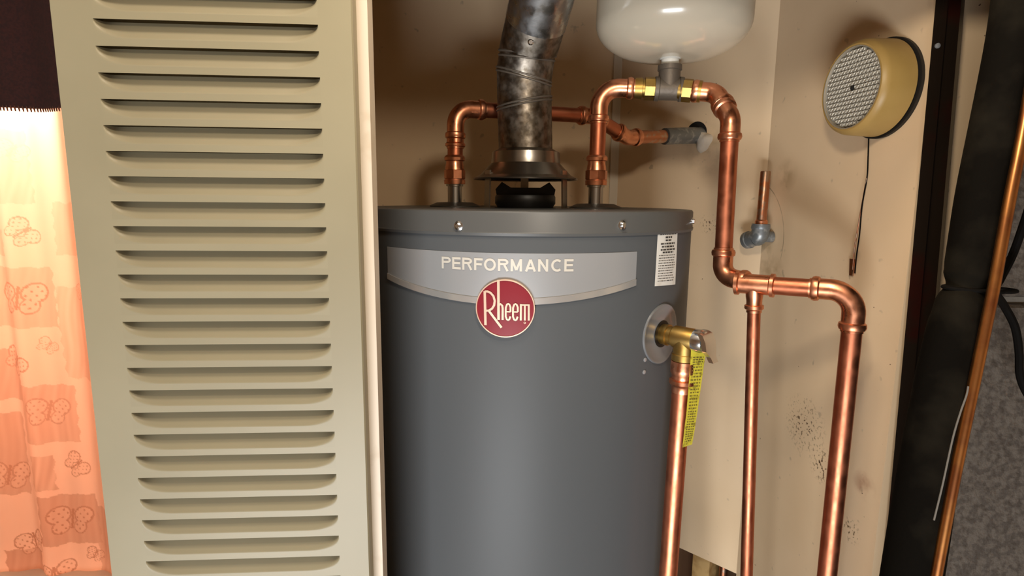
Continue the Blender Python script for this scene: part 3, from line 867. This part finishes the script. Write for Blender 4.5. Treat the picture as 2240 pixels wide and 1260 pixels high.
mb = MB(); mb.sweep([s_bot + dd * .001, s_bot - dd * .004] + ap, .0138, 24)
mb.lathe(ec + out * .012, out, [(-.004, .0130), (.010, .0130), (.011, .0146), (.018, .0140), (.019, .009), (.0135, .006)], 24)
mb.lathe(s_bot, -dd, [(-.003, .0140), (.004, .0150), (.006, .0138)], 24)
mb.lathe(ec, -NR, [(0, .009), (.021, .009)], 20)
mb.build('grey_elbow', M['grey_fit'], stub, True, 40)

# ------------------------------------------------------------------ smoke alarm
ac = onR(1934, 195)
alarm = thing('smoke_alarm', ac, 'round yellowed alarm with a grey honeycomb face on the wall', 'smoke alarm')
AR, AH = .0570, .046
mb = MB(); mb.lathe(ac, NR, [(0, AR + .0022), (.004, AR + .0022), (.0045, AR - .004)], 72); mb.build('mounting_plate', M['alarm_base'], alarm)
mb = MB(); mb.lathe(ac, NR, [(.006, AR - .001), (.007, AR), (AH - .008, AR - .0012), (AH - .003, AR - .0030), (AH, AR - .0065), (AH, AR - .009), (AH - .0015, AR - .010)], 72, cap=False)
mb.build('housing', M['alarm'], alarm, True, 40)
mb = MB(); mb.lathe(ac, NR, [(AH - .0065, .0005), (AH - .0065, AR - .0102), (AH - .001, AR - .0098), (AH, AR - .0095), (AH, AR - .0085)], 64, cap=False)
fc = mb.build('face', M['alarm_face'], alarm, True, 30)
# honeycomb cells: raised little rings in rows, joined
tx = DR; ty = Vector((0, 0, 1))
mb = MB(); px_ = .0061; k6 = 6
for r_ in range(-9, 10):
    for c_ in range(-9, 10):
        x_ = (c_ + .5 * (r_ % 2)) * px_; y_ = r_ * px_ * .87
        if math.hypot(x_, y_) > AR - .0125 or math.hypot(x_, y_) < .003: continue
        o_ = ac + NR * (AH - .0066) + tx * x_ + ty * y_
        V = []
        for rr, hh in ((.0030, 0), (.0029, .0036), (.0022, .0042), (.0017, .0036), (.0015, .0010)):
            for q in range(k6):
                an = math.pi / 6 + 2*math.pi*q/k6
                V.append(o_ + tx * math.cos(an) * rr + ty * math.sin(an) * rr + NR * hh)
        Fc = [(j*k6+q, j*k6+(q+1) % k6, (j+1)*k6+(q+1) % k6, (j+1)*k6+q) for j in range(4) for q in range(k6)]
        mb.add(V, Fc)
hc_ = fixn(mb.build('honeycomb_cells', M['alarm_face'], alarm, True, 50)); hc_['kind'] = 'stuff'
MB().lathe(ac + NR * (AH - .0062), NR, [(0, .0026), (.004, .0026), (.0044, .002), (.0044, .0002)], 16).build('sensor_hole', M['hole'], alarm)
# thin wire under the alarm
wp = [onR(1905, 300) + NR * .003, onR(1905, 345) + NR * .004, onR(1901, 390) + NR * .003, onR(1892, 450) + NR * .004, onR(1885, 510) + NR * .003, onR(1878, 560) + NR * .003, onR(1873, 598) + NR * .002]
def smooth_path(P, n=8):
    out = []
    for i in range(len(P) - 1):
        p0, p1, p2, p3 = P[max(i-1, 0)], P[i], P[i+1], P[min(i+2, len(P)-1)]
        for j in range(n):
            t = j / n
            out.append(.5 * ((2*p1) + (p2 - p0)*t + (2*p0 - 5*p1 + 4*p2 - p3)*t*t + (3*p1 - p0 - 3*p2 + p3)*t**3))
    out.append(P[-1]); return out
wire = thing('alarm_wire', wp[0], 'thin dark twin wire hanging on the wall below the round alarm', 'wire')
MB().sweep(smooth_path(wp), .0008, 8).build('wire_strand', M['cable'], wire)
wp2 = [wp[2] + NR * .0005, onR(1886, 470) + NR * .003, onR(1874, 540) + NR * .003, onR(1868, 590) + NR * .002]
MB().sweep(smooth_path(wp2), .0007, 8).build('wire_strand', M['copper_old'], wire)
wt = onR(1866, 583)
mb = MB(); V = []
for zz, w_ in ((.010, .005), (-.012, .003)):
    for s in (-1, 1):
        for h in (.0003, .0022): V.append(wt + DR * w_ * s + Vector((0, 0, zz)) + NR * h)
fixn(mk('wire_tape', V, [(0, 1, 3, 2), (4, 6, 7, 5), (0, 4, 5, 1), (2, 3, 7, 6), (1, 5, 7, 3), (0, 2, 6, 4)], M['copper_old'], wire, False))

# ------------------------------------------------------------------ right side: dark post, plaster strip, block wall
PY = (onR(2047, 0).y + onR(1931, 1260).y) / 2 - .004
pa, pb = at(2047, 0, PY), at(1931, 1260, PY)
qa, qb = at(2112, 0, PY), at(2001, 1260, PY)
mid = .42
def prism(name, cols, m, parent=None):
    """cols = list of (top point, bottom point) outlines round the section"""
    V = []
    for z in (0.0, HI):
        for p, q in cols: V.append(ext(p, q, z))
    n_ = len(cols)
    Fc = [tuple(range(n_))[::-1], tuple(range(n_, 2*n_))] + [(i, (i+1) % n_, n_+(i+1) % n_, n_+i) for i in range(n_)]
    return fixn(mk(name, V, Fc, m, parent, False))
off = lambda p, y, x=0: p + Vector((x, y, 0))
ma, mb_ = pa.lerp(qa, mid), pb.lerp(qb, mid)
post = prism('trim_3', [(pa, pb), (ma, mb_), (off(ma, .006, .0005), off(mb_, .006, .0005)), (off(qa, .006), off(qb, .006)), (off(qa, .03, .022), off(qb, .03, .022)), (off(pa, .03, .023), off(pb, .03, .023))], M['post'])
struct(post, 'dark brown metal frame post beside the closet wall')
scp = at(2049 + 2, 100, PY - .0005)
MB().lathe(scp, (0, -1, 0), [(-.001, .0030), (.0008, .0028), (.0015, .001)], 10).build('screw', M['silver'], post)
WY = PY + .034
xa = at(2040, 630, WY).x - .012
xsplit = at(2128, 500, WY).x
struct(MB().box((xa, WY, 0), (xsplit + .02, WY + .03, HI)).build('wall_side_strip', wall_mat('wall_paint_strip', WALLC), None, False))
# block wall
BY = .50
bl = at(2150, 500, BY).x
mpt = [(bl, BY + .004), (1.5, BY + .004), (1.5, BY + .05), (bl * 1.12, BY + .05)]
blk = struct(fixn(MB().hexa([Vector((x, y, 0)) for x, y in mpt] + [Vector((x, y, HI)) for x, y in mpt]).build('wall_front_right', mat('mortar', (0.12, 0.105, 0.085), .9, bump=(120, .5, .003)), None, False)))
bm_ = mat('rough_block', (0.075, 0.060, 0.046), 0.85, noise=((0.040, 0.030, 0.022), 170, .42, .60), bump=(160, .8, .004))
zj = at(2215, 658, BY).z
bx0 = at(2150, 500, BY).x - .002
BH, BL = .300, .40
proto = None
for r_ in range(-6, 5):
    z0_ = zj + r_ * BH + .003; z1_ = zj + (r_ + 1) * BH - .003
    if z1_ < 0.02 or z0_ > HI: continue
    z0_ = max(z0_, .004); z1_ = min(z1_, HI - .004)
    x = bx0; first_w = BL if r_ % 2 else BL * .5
    wdt = first_w
    while x < 1.0:
        x1 = x + wdt - .006; b_ = .003
        o = MB()
        P8 = [(x + b_, BY - .002, z0_ + b_), (x1 - b_, BY - .002, z0_ + b_), (x1 - b_, BY - .002, z1_ - b_), (x + b_, BY - .002, z1_ - b_),
              (x, BY + .002, z0_), (x1, BY + .002, z0_), (x1, BY + .002, z1_), (x, BY + .002, z1_),
              (x * 1.05, BY + .02, z0_), (x1, BY + .02, z0_), (x1, BY + .02, z1_), (x * 1.05, BY + .02, z1_)]
        o.add(P8, [(0, 1, 2, 3), (0, 4, 5, 1), (1, 5, 6, 2), (2, 6, 7, 3), (3, 7, 4, 0), (4, 8, 9, 5), (5, 9, 10, 6), (6, 10, 11, 7), (7, 11, 8, 4)])
        fixn(o.build('concrete_block', bm_, blk, False))
        x += wdt; wdt = BL

# ------------------------------------------------------------------ insulated line set
fo = [(2243, -120), (2222, 60), (2185, 250), (2150, 420), (2128, 560), (2121, 600), (2112, 632), (2100, 670), (2085, 740), (2062, 850), (2035, 1000), (2006, 1180), (1975, 1380)]
FY = lambda i: .452 - .055 * (fo[i][1] - 0) / 1260
fr = [.0170, .0170, .0168, .0166, .0166, .0160, .0125, .0160, .0180, .0186, .0192, .0198, .020]
fp = [at(*p, FY(i)) for i, p in enumerate(fo)]
ins = thing('insulated_line', fp[-1], 'thick black foam pipe insulation leaning beside the block wall, pinched by a tie', 'pipe insulation')
def smooth_r(R_, n=8):
    out = []
    for i in range(len(R_)-1):
        for j in range(n):
            t = j/n; s = t*t*(3-2*t); out.append(R_[i]*(1-s) + R_[i+1]*s)
    return out + [R_[-1]]
P_ = smooth_path(fp); R_ = smooth_r(fr)
top = P_[0] + (P_[0] - P_[1]).normalized() * .5
dlo = (P_[-1] - P_[-9]).normalized(); lo = P_[-1] + dlo * ((P_[-1].z - .05) / -dlo.z)
MB().sweep([top] + P_ + [lo], [fr[0]] + R_ + [fr[-1]], 32).build('foam_sleeve', M['foam'], ins)
# zip tie
cz = fp[6]
tie = []
lc0 = at(2176, 634, FY(6))
for i in range(33):
    q = 2*math.pi*i/32
    ctr = Vector(((cz.x + lc0.x) / 2, cz.y, cz.z)); rx = (lc0.x - cz.x) / 2 + .0150
    sgn = math.cos(q)
    tie.append(ctr + Vector((rx * sgn, -.0138 * math.sin(q) * (1 if sgn < .3 else .75), -.001 * sgn)))
o = MB().sweep(tie, .0016, 8, False).build('zip_tie', M['cable'])
tag(o, 'black cable tie cinched around the foam sleeve and copper line', 'cable tie')
# liquid line
lf = [(2262, 150), (2236, 300), (2212, 420), (2190, 540), (2173, 634), (2150, 745), (2122, 880), (2095, 1010), (2068, 1150), (2040, 1300)]
lp = [at(x, y, .432 - .05 * y / 1260 - .004) for x, y in lf]
P_ = smooth_path(lp)
dlo = (P_[-1] - P_[-9]).normalized(); lo = P_[-1] + dlo * ((P_[-1].z - .05) / -dlo.z)
dup_ = (P_[0] - P_[8]).normalized(); top = P_[0] + dup_ * .45
o = MB().sweep([top] + P_ + [lo], .0038, 16).build('liquid_line', M['line_copper'])
tag(o, 'slim bare copper tube running beside the black foam sleeve', 'copper tube')
# grey thin wire along the copper tube
gw = [(2122, 845), (2118, 865), (2104, 905), (2088, 960), (2066, 1060), (2047, 1138)]
gp = [at(x - 4, y, .40 - .05 * y / 1260 + .012) for x, y in gw]
o = MB().sweep(smooth_path(gp), .0006, 8).build('thin_wire', mat('grey_wire', (0.13, 0.12, 0.105), .4))
tag(o, 'thin grey wire stretched between the foam sleeve and the copper tube', 'wire')
# black cable crossing behind the tie
ck = [(2262, 420), (2236, 500), (2214, 560), (2188, 610), (2176, 636), (2196, 668), (2220, 715), (2229, 770), (2231, 820), (2246, 860), (2275, 900)]
cpth = [at(x, y, .462 if not (600 < y < 650) else .44) for x, y in ck]
o = MB().sweep(smooth_path(cpth), .0030, 10).build('power_cable', M['cable'])
tag(o, 'dark cable looping from the tie across the block wall', 'cable')

# ------------------------------------------------------------------ curtain beyond the door
CY = 1.25
ctop = at(60, 215, CY).z; cbot = at(200, 1252, CY).z
X0, X1 = at(-120, 630, CY).x, at(330, 630, CY).x
NU, NV = 260, 560
def fold(x): return .010 * math.sin(x * 42) + .006 * math.sin(x * 77 + 1.0)
us_ = np.linspace(X0, X1, NU); vs_ = np.linspace(ctop, cbot, NV)
V = [(x, CY + fold(x), z) for z in vs_ for x in us_]
Fc = [(j*NU+i, (j+1)*NU+i, (j+1)*NU+i+1, j*NU+i+1) for j in range(NV-1) for i in range(NU-1)]
def curtain_mat():
    m = bpy.data.materials.new('printed_curtain'); m.use_nodes = True
    N, L = m.node_tree.nodes, m.node_tree.links
    N.remove(N['Principled BSDF']); out_ = N['Material Output']
    at_ = N.new('ShaderNodeVertexColor'); at_.layer_name = 'print'
    d = N.new('ShaderNodeBsdfDiffuse'); t = N.new('ShaderNodeBsdfTranslucent'); mx = N.new('ShaderNodeMixShader')
    mx.inputs[0].default_value = .72
    L.new(at_.outputs[0], d.inputs[0]); L.new(at_.outputs[0], t.inputs[0])
    L.new(d.outputs[0], mx.inputs[1]); L.new(t.outputs[0], mx.inputs[2]); L.new(mx.outputs[0], out_.inputs[0])
    return m
cur = mk('curtain', V, Fc, curtain_mat(), None, True, 80)
# the printed pattern, in curtain coordinates (metres), looked up per vertex
Xg, Zg = np.meshgrid(us_, vs_)
Pg = np.stack([Xg, np.full_like(Xg, CY), Zg - 1.5], -1)
fwv, rtv, upv = np.array(FW), np.array(RT), np.array(UP)
dep = Pg @ fwv
PX = 1120 + F * (Pg @ rtv) / dep; PYy = 630 - F * (Pg @ upv) / dep      # pattern drawing units
dens = np.zeros_like(PX)
rng_ = np.random.RandomState(3)
streak = .5 + .5 * np.sin(PX * .33 + 2*np.sin(PYy * .03)) * np.sin(PX*.11 + 1)
lean = lambda y0: (PYy - y0) * .13
def rect(x0, y0, x1, y1, a, str_=0.0):
    xx = PX - lean(y0)
    wob = 2.0 * np.sin(PYy * .21 + x0) + 1.5 * np.sin(PX * .17 + y0)
    msk = (xx > x0 + wob) & (xx < x1 + wob) & (PYy > y0 + wob + (PX - x0) * .02) & (PYy < y1 - wob + (PX - x0) * .02)
    np.maximum(dens, np.where(msk, a * (1 - str_ * streak), 0), out=dens)
for r_ in ((-80, 285, 50, 445, .30, .5), (108, 443, 190, 557, .35, .3), (-60, 500, 10, 560, .35, .2), (-30, 585, 108, 716, .45, .2), (118, 630, 235, 828, .42, .6),
           (-60, 765, 40, 872, .60, .2), (48, 843, 158, 966, .58, .3), (-60, 905, 40, 1080, .66, .2), (72, 995, 118, 1070, .62, .6), (90, 1082, 205, 1190, .70, .2),
           (200, 1110, 300, 1255, .62, .4), (10, 1205, 88, 1300, .85, .2), (-70, 1085, -20, 1200, .6, .2)):
    rect(*r_)
def butterfly(cx, cy, s, rot, a, outline=.35):
    c, sn = math.cos(rot), math.sin(rot)
    x = ((PX - cx) * c + (PYy - cy) * sn) / s; y = (-(PX - cx) * sn + (PYy - cy) * c) / s
    ax = np.abs(x)
    wing = lambda ox, oy, rx, ry: ((ax - ox) / rx) ** 2 + ((y - oy) / ry) ** 2
    d1 = wing(.55, -.22, .46, .42); d2 = wing(.42, .36, .32, .34)
    f = np.minimum(d1, d2)
    inside = f < 1; edge = (f > .78) & (f < 1.12)
    body = (ax < .06) & (np.abs(y) < .5)
    spots = inside & (np.sin(x * 19) * np.sin(y * 17) > .72)
    dens[inside] = dens[inside] * .55 + a * .12
    dens[edge & ~((d1 < .78) | (d2 < .78))] = np.maximum(dens[edge & ~((d1 < .78) | (d2 < .78))], a)
    dens[spots | body] = np.maximum(dens[spots | body], a * 1.1)
for b_ in ((52, 508, 34, .9, .75), (50, 650, 50, .05, .95), (36, 790, 36, .6, .9), (103, 757, 22, .6, .7), (108, 898, 42, .1, .85), (164, 1018, 30, .9, .95),
           (18, 1040, 42, .1, .95), (155, 1137, 44, .05, 1.0), (68, 1188, 36, -.3, 1.0), (205, 1215, 20, .5, 1.0), (130, 1250, 36, -.2, .9), (188, 640, 26, .2, .6), (30, 330, 30, .4, .35)):
    butterfly(*b_)
base = np.array([0.90, 0.50, 0.32]); ink = np.array([0.36, 0.085, 0.022])
dens = np.clip(dens, 0, 1.1)[..., None]
colr = base * (1 - dens * .62) + ink * (dens * .62)
ca = cur.data.color_attributes.new('print', 'FLOAT_COLOR', 'POINT')
ca.data.foreach_set('color', np.concatenate([colr, np.ones_like(dens)], -1).astype(np.float32).ravel())
tag(cur, 'glowing orange curtain printed with squares and butterflies beyond the door', 'curtain')
# dark valance above the curtain
vb = at(60, 236, CY - .05).z
mb = MB(); n_ = 90; V, Fc = [], []
for j, zz in enumerate((vb, HI - .02)):
    for i in range(n_ + 1):
        x = X0 - .05 + (X1 - X0 + .05) * i / n_
        for y_ in (0, .006): V.append((x, CY - .05 + .008 * math.sin(x * 50) + y_, zz))
m1 = 2 * (n_ + 1)
for i in range(n_):
    b_ = 2*i
    Fc += [(b_, b_+2, m1+b_+2, m1+b_), (b_+1, m1+b_+1, m1+b_+3, b_+3), (b_, b_+1, b_+3, b_+2), (m1+b_, m1+b_+2, m1+b_+3, m1+b_+1)]
val = fixn(mk('valance', V, Fc, M['valance'], None, True, 60))
tag(val, 'dark red-brown cloth valance hanging above the glowing curtain', 'valance')
mb = MB(); x = X0 - .04
while x < X1 - .005:
    yy = CY - .048 + .008 * math.sin(x * 50)
    mb.sweep([Vector((x, yy, vb + .004)), Vector((x + .003, yy - .002, vb - .007))], [.0022, .0012], 5)
    x += .0062
fr_ = mb.build('fringe', M['fringe'], val); fr_['kind'] = 'stuff'
# white tub rim under the curtain
o = MB(); n_ = 8
prof = [(-.06, 0), (-.06, -.03), (-.055, -.034), (-.055, -.5), (.08, -.5), (.08, 0), (.072, .004), (-.052, .004)]
V = []
for x in (X0 - .3, X1 + .15):
    for y_, z_ in prof: V.append((x, CY + y_, cbot - .004 + z_))
m_ = len(prof)
Fc = [tuple(range(m_)), tuple(range(2*m_-1, m_-1, -1))] + [(i, (i+1) % m_, m_+(i+1) % m_, m_+i) for i in range(m_)]
o = fixn(mk('tub_rim', V, Fc, M['tub'], None, True, 30)); tag(o, 'white rim at the foot of the orange curtain', 'bathtub')
